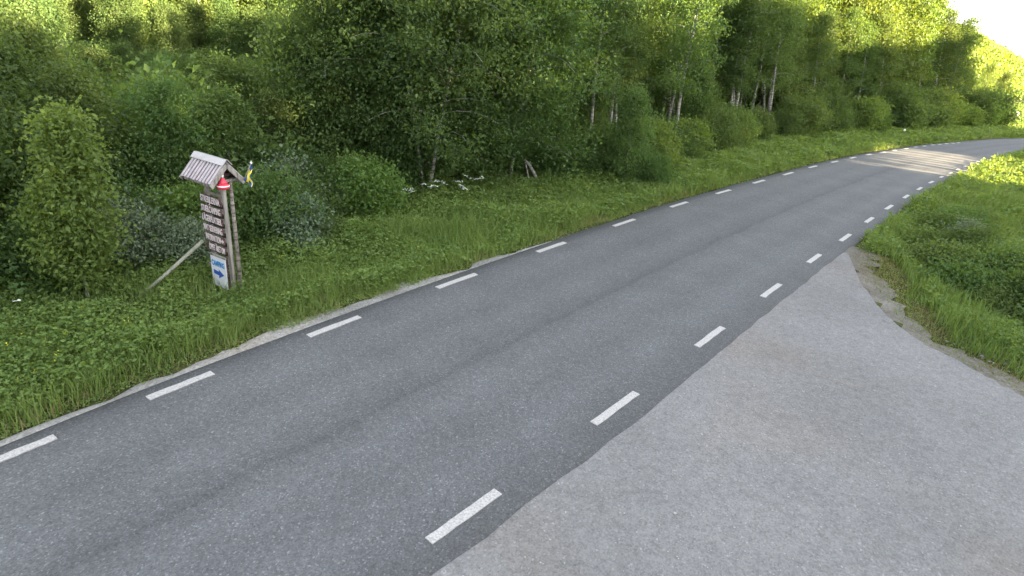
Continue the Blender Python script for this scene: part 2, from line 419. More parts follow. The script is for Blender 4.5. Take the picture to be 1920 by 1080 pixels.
def strip(name, line, wid, z_add, mat, label, shift=0.0, drop=9.0):
    line = resample(line, .2); n = len(line); t = unit(np.gradient(line, axis=0)); nr = np.stack([-t[:, 1], t[:, 0]], 1)
    wv = wid(line); m = 4; V = []
    for j in range(m + 1):
        q = line + nr * (shift + wv * j / m)[:, None]
        V.append(np.c_[q, np.minimum(terrain(q) + z_add + .012 * np.sin(np.pi * j / m), drop)])
    V = np.stack(V, 1).reshape(-1, 3); L = []; S = []
    for i in range(n - 1):
        if wv[i] < .02 and wv[i + 1] < .02: continue
        for j in range(m):
            p = i * (m + 1) + j; L += [p, p + m + 1, p + m + 2, p + 1]; S.append(4)
    me = mesh_np(name, V, L, S, mat, smooth=True)
    # faces up
    if me.polygons[0].normal.z < 0: me.flip_normals()
    return tag(link(name, me), label, kind='structure')
def shoulder_w(P):
    s = P[:, 1]
    base = .10 + .16 * fbm(P, .9, 8.) + .10 * fbm(P, 3., 2.)
    hot = np.exp(-((s - 8.5) / .9) ** 2) * .32 + np.exp(-((s - 10.5) / .7) ** 2) * .30 + np.exp(-((s - 12.4) / .5) ** 2) * .16
    return np.clip((base + hot) * np.clip((15 - s) / 3, 0, 1), .0, None)
strip('gravel_shoulder', EL[(EL[:, 1] > 1.5) & (EL[:, 1] < 14.5)], shoulder_w, .035, M['shoulder'], 'whitish gravel shoulder along the far road edge', -.04)
LAYEDGE = smooth_line([(9.4, 16.4), (8.95, 15.6), (8.2, 13.4), (7.8, 11.6), (7.85, 10.5), (8.15, 9.7), (8.6, 8.4), (9.6, 5.5), (10.3, 1)], .2, 4)
strip('dirt', LAYEDGE, lambda P: 1.15 + .45 * fbm(P, .9, 3.) + .25 * fbm(P, 4., 6.), .030, M['dirt'], 'brown dirt and gravel along the edge of the lay-by', -.45, -.011)

# ------------------------------------------------------------------ foliage prototypes
def rand_dirs(n, up=0.3):
    d = RNG.normal(size=(n, 3)); d = unit(d); d[:, 2] += up; return unit(d)
def crown_mesh(name, centers, csz, per, lsize, mat, droop=.2, upn=.7, flat=.75):
    """leaf clumps round twig points; tint varies per clump and per leaf"""
    n = len(centers) * per
    ci = np.repeat(np.arange(len(centers)), per)
    off = RNG.normal(size=(n, 3)) * csz[ci][:, None] * np.array([1, 1, flat])
    C = centers[ci] + off
    D = unit(RNG.normal(size=(n, 3)) + np.array([0, 0, -droop]) + unit(off) * .8)
    Nn = rand_dirs(n, upn)
    sz = lsize * RNG.uniform(.45, 1.45, n)
    tint = np.clip(.45 + RNG.normal(size=len(centers))[ci] * .2 + RNG.normal(size=n) * .18, 0, 1)
    V, L, S = leaves(C, D, Nn, sz)
    return mesh_np(name, V, L, S, mat, np.repeat(tint, 2))
def grow_birch(h, base, spread, seed, stems=1, nlimb=22, lean=.06, r0=None, shape=1.0):
    """returns trunk tubes and twig points"""
    r = random.Random(seed); tubes = []; tips = []
    for s in range(stems):
        az0 = r.uniform(0, 6.28); ln = lean * r.uniform(.3, 1.2) + (.06 if stems > 1 else 0)
        n = 12; hs = h * (1 if s == 0 else r.uniform(.7, .98)); p = np.zeros((n, 3)); wx, wy = r.uniform(0, 6), r.uniform(0, 6)
        b = np.array([math.cos(az0), math.sin(az0), 0]) * (.16 if stems > 1 else 0)
        for i in range(n):
            f = i / (n - 1)
            p[i] = b + np.array([math.cos(az0) * ln * hs * f + .07 * hs * .12 * math.sin(wx + f * 6), math.sin(az0) * ln * hs * f + .07 * hs * .12 * math.sin(wy + f * 5), hs * f - .25 * (i == 0)])
        rr = (r0 or h * .0098) * (1 if s == 0 else .8)
        rad = rr * (1.0 - .86 * np.linspace(0, 1, n)) ; rad[0] *= 1.5
        tubes.append(tube(p, rad, 8))
        nl = int(nlimb * (1 if s == 0 else .75))
        for k in range(nl):
            f = base + (1 - base) * ((k + r.uniform(0, .8)) / nl) ** .9; f = min(f, .985)
            q = np.array([np.interp(f, np.linspace(0, 1, n), p[:, a]) for a in range(3)])
            prof = math.sin(math.pi * min(1, max(.10, ((f - base) / (1 - base)) * .82 + .18)) ** shape)
            Lb = spread * (.45 + .75 * prof) * r.uniform(.65, 1.15)
            a = k * 2.4 + r.uniform(-.5, .5); el = r.uniform(.35, .95) * (1 - .15 * f)
            d = np.array([math.cos(a) * math.cos(el), math.sin(a) * math.cos(el), math.sin(el)])
            m = 5; bp = np.zeros((m, 3))
            for i in range(m):
                g = i / (m - 1); bp[i] = q + d * Lb * g + np.array([0, 0, -.42 * Lb * g * g])
            rb = max(.008, rr * .34 * (1 - .6 * f))
            tubes.append(tube(bp, rb * (1 - .8 * np.linspace(0, 1, m)), 5, False))
            for g in (.35, .55, .72, .88, 1.0):
                c = np.array([np.interp(g, np.linspace(0, 1, m), bp[:, a_]) for a_ in range(3)])
                for _ in range(2):
                    tips.append(c + np.array([r.gauss(0, 1), r.gauss(0, 1), r.gauss(-.15, .7)]) * .17 * Lb)
        tips.append(p[-1])
    V, L, S = join_parts(tubes)
    return (V, L, S), np.array(tips)
PROTO = {}
def proto_birch(key, h, base, spread, seed, per, lsize, mat='birch', csz=.26, **kw):
    tr, tips = grow_birch(h, base, spread, seed, **kw)
    tm = mesh_np('trunk', *tr, M['bark'], smooth=True)
    cs = np.full(len(tips), csz) * RNG.uniform(.7, 1.4, len(tips))
    cm = crown_mesh('crown', tips, cs, per, lsize, M[mat])
    PROTO[key] = (tm, cm, h, 'trunk')
def grow_bush(h, spread, seed, nst=16, wide=1.0):
    r = random.Random(seed); tubes = []; tips = []
    for s in range(nst):
        a = s * 2.4 + r.uniform(-.4, .4); out = spread * math.sqrt((s + .5) / nst) * r.uniform(.75, 1.1)
        hs = h * (1 - .45 * (out / spread) ** 2) * r.uniform(.75, 1.05); m = 6; p = np.zeros((m, 3))
        for i in range(m):
            f = i / (m - 1)
            p[i] = (math.cos(a) * out * (.18 + .82 * f ** .8), math.sin(a) * out * (.18 + .82 * f ** .8), hs * f - .1 * (i == 0))
        tubes.append(tube(p, .016 * (h / 1.5) ** .7 * (1 - .75 * np.linspace(0, 1, m)), 5, False))
        for g in (.22, .36, .48, .6, .7, .8, .9, 1.0):
            c = np.array([np.interp(g, np.linspace(0, 1, m), p[:, k]) for k in range(3)])
            for _ in range(2): tips.append(c + np.array([r.gauss(0, 1), r.gauss(0, 1), r.gauss(0, .7)]) * .11 * spread)
    V, L, S = join_parts(tubes)
    return (V, L, S), np.array(tips)
def proto_bush(key, h, spread, seed, per, lsize, mat, csz=.16, nst=16, stem='brown'):
    tr, tips = grow_bush(h, spread, seed, nst)
    tm = mesh_np('stems', *tr, M[stem], smooth=True)
    cm = crown_mesh('foliage', tips, np.full(len(tips), csz) * RNG.uniform(.7, 1.35, len(tips)), per, lsize, M[mat], droop=-.3)
    PROTO[key] = (tm, cm, h, 'stems')
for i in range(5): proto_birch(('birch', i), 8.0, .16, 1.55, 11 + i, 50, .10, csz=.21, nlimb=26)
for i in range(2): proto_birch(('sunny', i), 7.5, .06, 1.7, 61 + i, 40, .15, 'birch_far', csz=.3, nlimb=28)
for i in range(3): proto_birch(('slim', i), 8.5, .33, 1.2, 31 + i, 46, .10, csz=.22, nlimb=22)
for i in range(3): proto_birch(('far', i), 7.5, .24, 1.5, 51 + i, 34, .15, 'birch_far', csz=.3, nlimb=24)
proto_birch(('big', 0), 8.5, .10, 2.3, 71, 60, .095, csz=.22, nlimb=36, stems=4, r0=.085)
proto_birch(('big', 1), 8.0, .10, 2.1, 72, 60, .095, csz=.22, nlimb=34, stems=3, r0=.085)
for i in range(3): proto_birch(('sapling', i), 3.0, .08, .45, 81 + i, 44, .07, 'sapling', csz=.14, nlimb=30, r0=.026)
for i in range(3): proto_birch(('young', i), 4.0, .08, .95, 91 + i, 46, .085, 'birch', csz=.2, nlimb=26, r0=.032)
for i in range(4): proto_bush(('bush', i), 1.5, .95, 101 + i, 46, .075, 'bush')
for i in range(3): proto_bush(('ditch', i), 1.0, .8, 131 + i, 40, .085, 'ditch', csz=.15)
for i in range(3): proto_bush(('willow', i), 1.3, .75, 111 + i, 46, .07, 'willow', csz=.14)
for i in range(2): proto_bush(('lightbush', i), 1.5, .9, 121 + i, 44, .085, 'sapling', csz=.17)

def plant(name, key, x, y, label, cat, group=None, scale=1.0, zs=1.0, rz=None, lean=(0, 0), zoff=0.0, mat=None):
    tm, cm, h, tn = PROTO[key]
    z = float(terrain([(x, y)])[0])
    e = empty(name, (x, y, z + zoff), RNG.uniform(0, 6.28) if rz is None else rz)
    # lean: tilt toward (dx, dy) in world, then spin about the own axis
    R = Matrix.Rotation(math.hypot(*lean), 4, Vector((-lean[1], lean[0], 0))) if (lean[0] or lean[1]) else Matrix.Identity(4)
    e.rotation_euler = (R @ Matrix.Rotation(e.rotation_euler[2], 4, 'Z')).to_euler()
    e.scale = (scale, scale, scale * zs)
    tag(e, label, cat, group)
    link(tn, tm, e); link('crown' if tn == 'trunk' else 'foliage', cm, e)
    return e

# image-left lean of the mountain birches
def base_lean(x, y):
    return (-.085 - .002 * max(0, x) + RNG.normal() * .035, RNG.normal() * .035)

# ---- named plants
plant('young_birch', ('sapling', 0), -9.2, 10.0, 'bright green sapling at the far left edge of the thicket', 'tree', scale=.82)
plant('young_birch', ('sapling', 1), -6.95, 8.75, 'bright yellow-green young birch in front of the dark thicket left of the sign', 'tree', scale=1.0)
plant('young_birch', ('sapling', 2), -7.55, 9.1, 'lower bright green sapling standing beside the taller young birch', 'tree', scale=.62)
plant('willow_bush', ('willow', 0), -7.25, 10.2, 'silvery grey willow bush left of the leaning pole', 'bush', scale=1.0)
plant('willow_bush', ('willow', 1), -6.2, 10.55, 'silvery grey willow bush just behind the top of the leaning pole', 'bush', scale=.72)
plant('willow_bush', ('willow', 2), -4.75, 12.2, 'silvery grey willow bush right of the sign, below the flag', 'bush', scale=.9)
plant('willow_bush', ('willow', 0), -5.6, 13.6, 'grey-green willow bush behind the roof of the sign', 'bush', scale=1.15)
plant('green_bush', ('lightbush', 0), -3.9, 14.9, 'light green bush at the foot of the large birch clump', 'bush', scale=1.0)
plant('green_bush', ('lightbush', 1), -5.3, 12.3, 'yellow-green bush directly behind the sign posts', 'bush', scale=.8)
plant('birch_tree', ('big', 0), -2.9, 17.6, 'large many-stemmed birch clump, widest crown above the verge', 'tree', rz=.4)
plant('birch_tree', ('big', 1), -.6, 19.9, 'large leafy birch right of the widest clump, over the fallen branch', 'tree', rz=1.4)
plant('birch_tree', ('big', 1), -5.2, 17.4, 'large leafy birch behind the sign, left of the widest clump', 'tree', rz=3.0, scale=.85)
plant('young_birch', ('young', 0), 3.5, 21.2, 'small leafy birch at the verge edge where the forest comes closest to the road', 'tree', scale=.8)
plant('green_bush', ('bush', 1), 4.5, 21.4, 'dark green bush low at the verge edge where the forest comes closest to the road', 'bush', scale=.8)

# ---- the wood: rows behind the bush line
ARC = np.r_[0, np.cumsum(np.hypot(*np.diff(BUSHLINE, axis=0).T))]
TB = unit(np.gradient(BUSHLINE, axis=0)); NB = np.stack([-TB[:, 1], TB[:, 0]], 1)
def at_arc(s, o):
    i = int(np.clip(np.searchsorted(ARC, s), 0, len(ARC) - 1)); p = BUSHLINE[i] + NB[i] * o; return float(p[0]), float(p[1])
placed = [(-2.9, 17.6), (-.6, 19.9), (-5.2, 17.4)]
def free(x, y, d):
    return all((x - a) ** 2 + (y - b) ** 2 > d * d for a, b in placed)
TOT = ARC[-1]
nb = 0
# bushes along the front, told apart by the landmark they are counted from
MARKS = [(-1e9, 'the far left edge of the wood'), (9.0, 'the wooden sign'), (12.0, 'the silvery willow right of the sign'), (15.5, 'the large birch clump'), (20.0, 'the fallen branch'),
         (25.5, 'the narrow point of the verge'), (36.0, 'the start of the bend'), (50.0, 'the lit part of the bend')]
COUNT = {}
ORD = ['first', 'second', 'third', 'fourth', 'fifth', 'sixth', 'seventh', 'eighth', 'ninth', 'tenth', 'eleventh', 'twelfth', 'thirteenth', 'fourteenth', 'fifteenth', 'sixteenth']
def counted(kind, y):
    m = [t for a, t in MARKS if y >= a][-1]; n = COUNT[(kind, m)] = COUNT.get((kind, m), 0) + 1
    return '%s %s counted rightwards from %s' % (ORD[min(n, 16) - 1], kind, m)
s = 1.0
while s < TOT:
    far = np.hypot(*at_arc(s, 0))
    o = RNG.uniform(-.1, 1.3); x, y = at_arc(s, o)
    if y < 11.4: x, y = at_arc(s, o + 1.0)
    if not (-6.9 < x < -4.2 and 9.2 < y < 11.4):
        k = ('bush', int(RNG.integers(4))) if RNG.random() < .8 else ('lightbush', int(RNG.integers(2)))
        sc = RNG.uniform(.65, 1.15) * (1 + .02 * max(0, far - 15))
        plant('green_bush', k, x, y, counted('yellow-green front bush' if k[0] == 'lightbush' else 'green front bush', y), 'bush', 'bushes along the front of the wood', scale=sc)
        placed.append((x, y)); nb += 1
    s += RNG.uniform(.7, 1.15) * (1 + .02 * max(0, far - 14))
# young birches just behind them
s = .5
while s < TOT:
    far = np.hypot(*at_arc(s, 0))
    x, y = at_arc(s, RNG.uniform(1.0, 2.6))
    if free(x, y, .6) and not (y > 19 and RNG.random() < .5):
        plant('young_birch', ('young', int(RNG.integers(3))), x, y, counted('young birch behind the bushes', y), 'tree', 'young birches behind the front bushes',
              scale=RNG.uniform(.7, 1.1) * (.8 if -38 < math.degrees(math.atan2(x, y)) < -20 else 1), lean=base_lean(x, y)); placed.append((x, y)); nb += 1
    s += RNG.uniform(1.0, 1.9) * (1 + .02 * max(0, far - 14))
# slender pale stems showing between the bushes from the narrow point to the bend
for k in range(24):
    s = np.interp(k + RNG.uniform(-.5, .5), [0, 23], [ARC[np.argmin(np.abs(BUSHLINE[:, 1] - 20.5))] + 2, TOT * .93]); x, y = at_arc(s, RNG.uniform(.5, 2.6))
    if free(x, y, .45):
        plant('birch_tree', ('slim', k % 3), x, y, counted('slender pale birch stem', y), 'tree', 'slender birches at the front of the wood', scale=RNG.uniform(.85, 1.1), lean=base_lean(x, y)); placed.append((x, y))
# tall birches, dart throwing with a spacing that grows backwards
nt_ = 0
for _ in range(6000):
    if nt_ >= 235: break
    s = RNG.uniform(0, TOT); o = 1.6 + 26 * RNG.random() ** 1.5; x, y = at_arc(s, o)
    dl = float(dist_poly(np.array([(x, y)]), EL)[0])
    if dl < 4.2 and y > 22: continue
    az = math.degrees(math.atan2(x, y))
    if y < 3 or az < -48 or (az > 31.0 and y > 40): continue
    if not free(x, y, 1.15 + .055 * o): continue
    uu = x * math.sin(SUN_AZ) + y * math.cos(SUN_AZ); vv = -x * math.cos(SUN_AZ) + y * math.sin(SUN_AZ)
    if (-38.5 < az < -19 and math.hypot(x, y) < 43) or (uu < -24 and 4 < vv < 33): continue
    if uu < -14.5 and 6 < vv < 33:
        plant('young_birch', ('young', int(RNG.integers(3))), x, y, 'young birch in the low growth behind the large birch clump', 'tree', 'young birches behind the large clump', scale=RNG.uniform(.8, 1.0)); placed.append((x, y)); continue
    rr = RNG.random(); d = math.hypot(x, y)
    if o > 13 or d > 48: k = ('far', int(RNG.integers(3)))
    elif rr < (.35 if y < 19 else .2) or d < 18: k = ('birch', int(RNG.integers(5)))
    else: k = ('slim', int(RNG.integers(3)))
    sec = ['left of the sign', 'behind the sign', 'behind the large birch clump', 'where the wood nears the road', 'along the far straight', 'by the bend'][int(np.searchsorted([9, 13, 19.5, 27, 40], y))]
    lab = ('tall pale-trunked birch at the front of the wood ' if o < 8 else 'tall birch in the middle of the wood ' if o < 15 else 'birch deep in the back of the wood ') + sec
    plant('birch_tree', k, x, y, lab, 'tree', 'birches of the wood ' + sec + (', front' if o < 8 else ', middle' if o < 15 else ', back'), scale=RNG.uniform(.75, 1.1) * (1 + .25 * min(1, max(0, (d - 32) / 14))),
          zs=1 + .15 * min(1, max(0, (d - 32) / 14)), lean=base_lean(x, y)); placed.append((x, y)); nt_ += 1
print('bushes+young', nb, 'trees', nt_)

# low shaded thicket in the clearing behind the sign, with a sunlit wall of birches far behind it
nlow = 0
for _ in range(2500):
    if nlow > 105: break
    a = math.radians(RNG.uniform(-40, -17)); d = 13 + 29 * RNG.random() ** .8; x, y = d * math.sin(a), d * math.cos(a)
    if float(dist_poly(np.array([(x, y)]), BUSHLINE)[0]) < 1.2 or not free(x, y, 1.0 + .02 * d): continue
    top = max(.9, H - d * math.tan(math.radians(5.0 if math.degrees(a) < -19.5 else 4.4)))
    if RNG.random() < .55:
        sc = top / 4.0 * RNG.uniform(.72, 1.04)
        plant('young_birch', ('young', int(RNG.integers(3))), x, y, 'low dark birch in the shaded clearing behind the sign', 'tree', 'low birches in the shaded clearing', scale=sc * 1.1, zs=.92)
    else:
        plant('willow_bush' if RNG.random() < .25 else 'green_bush', ('bush', int(RNG.integers(4))), x, y, 'low bush in the shaded clearing behind the sign', 'bush', 'bushes in the shaded clearing', scale=top / 1.5 * RNG.uniform(.6, .95))
    placed.append((x, y)); nlow += 1
for k in range(60):
    row = k // 20; a = math.radians(-44 + 28 * (k % 20) / 19 + RNG.uniform(-.7, .7)); d = (42, 46, 52)[row] + RNG.uniform(-2, 2); x, y = d * math.sin(a), d * math.cos(a)
    lb = ('low leafy birch at the sunlit front of the trees far behind the clearing', 'sunlit birch far behind the shaded clearing left of the large clump', 'sunlit birch in the back row far behind the clearing')[row]
    if row == 0: plant('young_birch', ('young', k % 3), x, y, lb, 'tree', 'low sunlit birches behind the clearing', scale=RNG.uniform(.65, .95) * 1.1)
    else: plant('birch_tree', ('sunny', k % 2) if row == 1 else ('far', k % 3), x, y, lb, 'tree', 'sunlit birches behind the clearing, row %s' % ('front', 'middle', 'back')[row], scale=RNG.uniform(.8, 1.1))
# end of the wood and the sunlit trees beyond it
for x, y, sc, lb in ((40.0, 64, .95, 'tallest birch at the far end of the wood by the bend'), (43.6, 65.5, .60, 'second birch from the far end of the wood by the bend'), (45.6, 66.0, .42, 'last and lowest birch at the far end of the wood by the bend'),
                     (41.5, 68.5, 1.0, 'tall birch behind the far end of the wood by the bend'), (44.8, 69.5, .70, 'smaller birch behind the far end of the wood by the bend')):
    plant('birch_tree', ('far', int(RNG.integers(3))), x, y, lb, 'tree', 'birches at the far end of the wood', scale=sc)
for x, y, sc in ((62, 86, .62), (66, 84, .6), (71, 90, .6), (60, 92, .7), (76, 88, .62), (68, 98, .7), (80, 97, .7)):
    plant('birch_tree', ('far', int(RNG.integers(3))), x, y, 'sunlit birch beyond the bend, below the far hill', 'tree', 'sunlit birches beyond the bend', scale=sc)

# shrubs in the ditch on the right
dl_ = resample(DITCH[:-4], .85)
labs = 0
for i, (x, y) in enumerate(dl_):
    for q in range(2):
        xx, yy = x + RNG.uniform(-.15, 1.5), y + RNG.uniform(-.6, .6)
        if inside(np.array([(xx, yy)]), GRAVEL)[0]: continue
        plant('ditch_shrub', ('ditch', int(RNG.integers(3))), xx, yy, 'low dark green shrub in the ditch beside the lay-by', 'bush', 'shrubs in the ditch', scale=RNG.uniform(.6, 1.0), zs=.95)
plant('ditch_shrub', ('willow', 1), 13.6, 17.9, 'grey-green willow shrub at the back of the ditch', 'bush', scale=.75)

# ------------------------------------------------------------------ ground growth (stuff)
def scatter(n, x0, x1, y0, y1):
    return np.stack([RNG.uniform(x0, x1, n), RNG.uniform(y0, y1, n)], 1)
def in_view(P, pad=3):
    az = np.degrees(np.arctan2(P[:, 0], P[:, 1])); return (az > -47 - pad) & (az < 42 + pad) & (P[:, 1] > 2)
def zone_points(dens_near, rect, d0=11.0, pw=1.7):
    """random points whose density falls off with distance"""
    x0, x1, y0, y1 = rect; n = int(dens_near * (x1 - x0) * (y1 - y0))
    P = scatter(n, *rect); r = np.hypot(P[:, 0], P[:, 1])
    return P[(RNG.random(len(P)) < np.clip((d0 / np.maximum(r, 1)) ** pw, 0, 1)) & in_view(P)]
def field(name, label, P, kind, mat, size, dens_pow=.85, d0=11.0):
    r = np.hypot(P[:, 0], P[:, 1]); k = np.clip(r / d0, 1, 5) ** dens_pow
    z = terrain(P)
    C = np.c_[P, z]
    n = len(P)
    if kind == 'herb':
        hh = size[1] * RNG.uniform(.15, 1.0, n) * np.clip(1 + .5 * fbm_fast(P), .4, 1.6)
        C[:, 2] += hh
        D = RNG.normal(size=(n, 3)); D[:, 2] = np.abs(D[:, 2]) * .35
        V, L, S = leaves(C, D, rand_dirs(n, 1.0), size[0] * RNG.uniform(.6, 1.35, n) * k, .6, .3)
        tint = np.repeat(np.clip(.45 + .20 * fbm_fast(P * 1.3 + 40) + RNG.normal(size=n) * .18, 0, 1), 2)
    else:
        h = size[1] * RNG.uniform(.45, 1.2, n) * np.clip(1 + .5 * fbm_fast(P + 17), .35, 1.6)
        V, L, S = blades(C, h * k ** .25, size[0] * k * RNG.uniform(.7, 1.3, n), RNG.uniform(.05, .75, n), RNG.uniform(0, 6.28, n))
        tint = np.repeat(np.clip(.5 + .22 * fbm_fast(P * .9 + 9) + RNG.normal(size=n) * .2, 0, 1), 2)
    o = link(name, mesh_np(name, V, L, S, M[mat], tint)); tag(o, label, kind='stuff'); print(name, n)
    return o
def right_out(P):
    return -dist_poly(P, ER)
# left verge
P = zone_points(1500, (-11, 46, 2, 62)); dl = dist_poly(P, EL); P, dl = P[(dl > .12) & (dl < 9)], dl[(dl > .12) & (dl < 9)]
db = dist_poly(P, BUSHLINE)
edge = .14 + .22 * fbm_fast(P * 2 + 3) + np.where(P[:, 1] < 14, .28 * np.exp(-((P[:, 1] - 8.6) / 1.3) ** 2) + .22 * np.exp(-((P[:, 1] - 10.8) / 1.0) ** 2), 0)
ok = (db < 2.5)
kh = ok & (dl > edge + .12) & (RNG.random(len(P)) < np.clip((dl - edge) / .6, 0, 1) * .9) & (np.hypot(P[:, 0] + 5.25, P[:, 1] - 9.35) > .42) & (np.hypot(P[:, 0] + 6.15, P[:, 1] - 8.9) > .36)
field('wild_herbs', 'dense leafy herbs on the verge left of the road', P[kh], 'herb', 'herb', (.060, .40))
kg = ok & (dl > edge) & (RNG.random(len(P)) < .24 + .5 * np.clip(fbm_fast(P * 1.7 + 31) + .3, 0, 1))
field('grass', 'green grass on the verge left of the road', P[kg], 'grass', 'grass', (.010, .38))
kd = ok & (dl > edge - .2) & (dl < edge + .75) & (RNG.random(len(P)) < .28 + .3 * (P[:, 1] > 14))
kl = ok & (dl > edge - .16 + .1 * RNG.normal(size=len(P))) & (dl < edge + 1.0)
field('low_herbs', 'low clover and moss along the far road edge', np.repeat(P[kl], 2, 0) + RNG.normal(size=(2 * kl.sum(), 2)) * .05, 'herb', 'herb', (.036, .06))
field('dry_grass', 'thin yellowed grass along the far road edge', P[kd][RNG.random(kd.sum()) < .6], 'grass', 'dry', (.009, .15))
# right side
P = zone_points(1100, (6.5, 50, 6, 50)); dr = right_out(P); g = inside(P, GRAVEL)
dgl = np.abs(dist_poly(P, np.r_[GRAVEL[8:14]]))
edr = .14 + .12 * fbm_fast(P * 2 + 5)
base = (dr > edr) & ~g
ddt = dist_poly(P, DITCH)           # + on the far side of the ditch
nearg = np.where(P[:, 1] < 16, dgl, 9)
kh = base & (nearg > 1.45 + .4 * fbm_fast(P)) & (np.abs(ddt) > .35) & (RNG.random(len(P)) < .62)
field('wild_herbs', 'leafy herbs on the slope right of the road', P[kh], 'herb', 'herb', (.068, .34))
kg = base & (nearg > 1.1 + .3 * fbm_fast(P * 1.5)) & (RNG.random(len(P)) < .55)
field('grass', 'tall green grass right of the road and lay-by', P[kg], 'grass', 'grass', (.011, .40))
kd = base & (nearg > .04) & (nearg < 1.9) & (RNG.random(len(P)) < np.clip(nearg * 1.3 + .15 + .3 * fbm_fast(P * 2), 0, .9))
field('dry_grass', 'short brown grass at the edge of the lay-by', P[kd], 'grass', 'dry', (.009, .075))
P2 = P[base & (nearg > .35) & (nearg < 2.4)]
field('low_herbs', 'low clover and moss between dirt and grass by the lay-by', P2[RNG.random(len(P2)) < .4], 'herb', 'herb', (.034, .05))
# far field on the right, sunlit
P = zone_points(260, (15, 95, 16, 95), 20, 1.5); dr = right_out(P); P = P[(dr > .3) & (np.hypot(P[:, 0], P[:, 1]) > 20)]
field('meadow', 'sunlit meadow grass beyond the lay-by and along the bend', P, 'grass', 'grass', (.03, .38), .6, 20)
P = zone_points(90, (36, 95, 48, 110), 40, 1.5); dl = dist_poly(P, EL); P = P[(dl > .3) & (dl < 30)]
field('meadow', 'far verge grass beyond the bend', P, 'grass', 'grass', (.05, .4), .5, 30)
# undergrowth inside the wood
P = zone_points(110, (-42, 50, 2, 75), 14, 1.1); db = dist_poly(P, BUSHLINE); dl = dist_poly(P, EL); P = P[(db > 0) & ((db < 16) | (P[:, 0] < -8)) & (dl > 2.5)]
field('undergrowth', 'leafy undergrowth on the floor of the wood', P, 'herb', 'bush', (.13, .75), .6, 14)

# ------------------------------------------------------------------ the wooden campsite sign
def box_bm(bm, c, s, rot=None, jit=0.0, seed=0):
    r = random.Random(seed)
    m = Matrix.Translation(c) @ (rot or Matrix.Identity(4)) @ Matrix.Diagonal((s[0], s[1], s[2], 1))
    g = bmesh.ops.create_cube(bm, size=1.0, matrix=m)
    for v in g['verts']: v.co += Vector((r.uniform(-jit, jit), r.uniform(-jit, jit), r.uniform(-jit, jit)))
    return g['verts']
def box_obj(name, c, s, mat, parent, rot=None, bev=.004, jit=0.0, seed=0):
    bm = bmesh.new(); box_bm(bm, c, s, rot, jit, seed)
    if bev: bmesh.ops.bevel(bm, geom=bm.edges[:], offset=bev, segments=1, affect='EDGES')
    return bm_obj(name, bm, mat, parent)
def tube_obj(name, path, rad, mat, parent=None, sides=10):
    return link(name, mesh_np(name, *tube(path, rad, sides), mat, smooth=True), parent)
def text_obj(name, body, size, fitw, mat, parent, loc, ext=.004, bold=.0):
    cu = bpy.data.curves.new(name, 'FONT'); cu.body = body; cu.size = size; cu.extrude = ext; cu.offset = bold
    cu.align_x = 'CENTER'; cu.align_y = 'CENTER'
    tmp = bpy.data.objects.new(name, cu); COL.objects.link(tmp)
    dg = bpy.context.evaluated_depsgraph_get(); me = bpy.data.meshes.new_from_object(tmp.evaluated_get(dg))
    bpy.data.objects.remove(tmp); bpy.data.curves.remove(cu)
    xs = [v.co.x for v in me.vertices]; f = fitw / (max(xs) - min(xs)); mid = (max(xs) + min(xs)) / 2
    for v in me.vertices: v.co.x = (v.co.x - mid) * f
    me.materials.clear(); me.materials.append(mat); me.name = name
    o = link(name, me, parent); o.location = loc; o.rotation_euler = (math.radians(90), 0, 0)
    return o
sgz = float(terrain([(-5.14, 9.68)])[0])
SIGN = empty('camping_sign', (-5.14, 9.68, 0)); SIGN.rotation_euler = (0, 0, math.atan2(-.48, .877))
tag(SIGN, 'tall wooden campsite sign with lettered boards and a little pitched roof', 'sign')
b0 = sgz - .25
tube_obj('post', [(.265, 0, b0), (.27, .004, .7), (.262, 0, 1.5), (.26, 0, 2.08)], [.047, .042, .038, .035], M['greywood'], SIGN)
tube_obj('post', [(-.24, .03, b0), (-.245, .03, 1.0), (-.24, .03, 2.06)], [.044, .04, .036], M['greywood'], SIGN)
tube_obj('post', [(.325, .10, b0), (.318, .10, .9), (.31, .10, 2.02)], [.040, .034, .029], M['brown'], SIGN)
tube_obj('post', [(-.20, .24, b0), (-.2, .24, .9), (-.2, .24, 2.06)], [.044, .038, .034], M['brown'], SIGN)
TEXTS = ['STREBJLERNA', 'STUEB.CAMPING', 'LÄGERPLATSER', 'MAT SERVERING', 'INFORMATION →', 'ÖPPET ÅRET OM']
for i, tx in enumerate(TEXTS):
    z = 1.64 - .171 * i; x0 = [-.31, -.31, -.315, -.30, -.29, -.285][i]; x1 = .225
    rot = Matrix.Rotation(math.radians([1.2, -.6, .8, -1.0, .5, -.4][i]), 4, 'Y')
    bd = box_obj('name_board', ((x0 + x1) / 2, -.052 - .004 * (i % 2), z), (x1 - x0, .026, .120), M['boardwood'], SIGN, rot, .005, .004, i)
    if tx.endswith('→'):
        t_ = text_obj('lettering', tx[:-2], .155, .40, M['letter'], bd, (-.06, -.0695 - .004 * (i % 2), z - .002), .003, .002)
        bm = bmesh.new(); yy = -.072
        v = [bm.verts.new((x, yy, z + h)) for x, h in ((.15, .014), (.185, .014), (.185, .04), (.218, 0), (.185, -.04), (.185, -.014), (.15, -.014))]
        f = bm.faces.new(v); r_ = bmesh.ops.extrude_face_region(bm, geom=[f])
        for q in r_['geom']:
            if isinstance(q, bmesh.types.BMVert): q.co.y += .006
        bmesh.ops.recalc_face_normals(bm, faces=bm.faces); bm_obj('arrow', bm, M['letter'], bd)
    else:
        off = .045 if i > 3 else 0.0
        text_obj('lettering', tx, .155, (x1 - x0) * (.94 if i < 4 else .82), M['letter'], bd, ((x0 + x1) / 2 + off, -.0695 - .004 * (i % 2), z - .002), .003, .002)
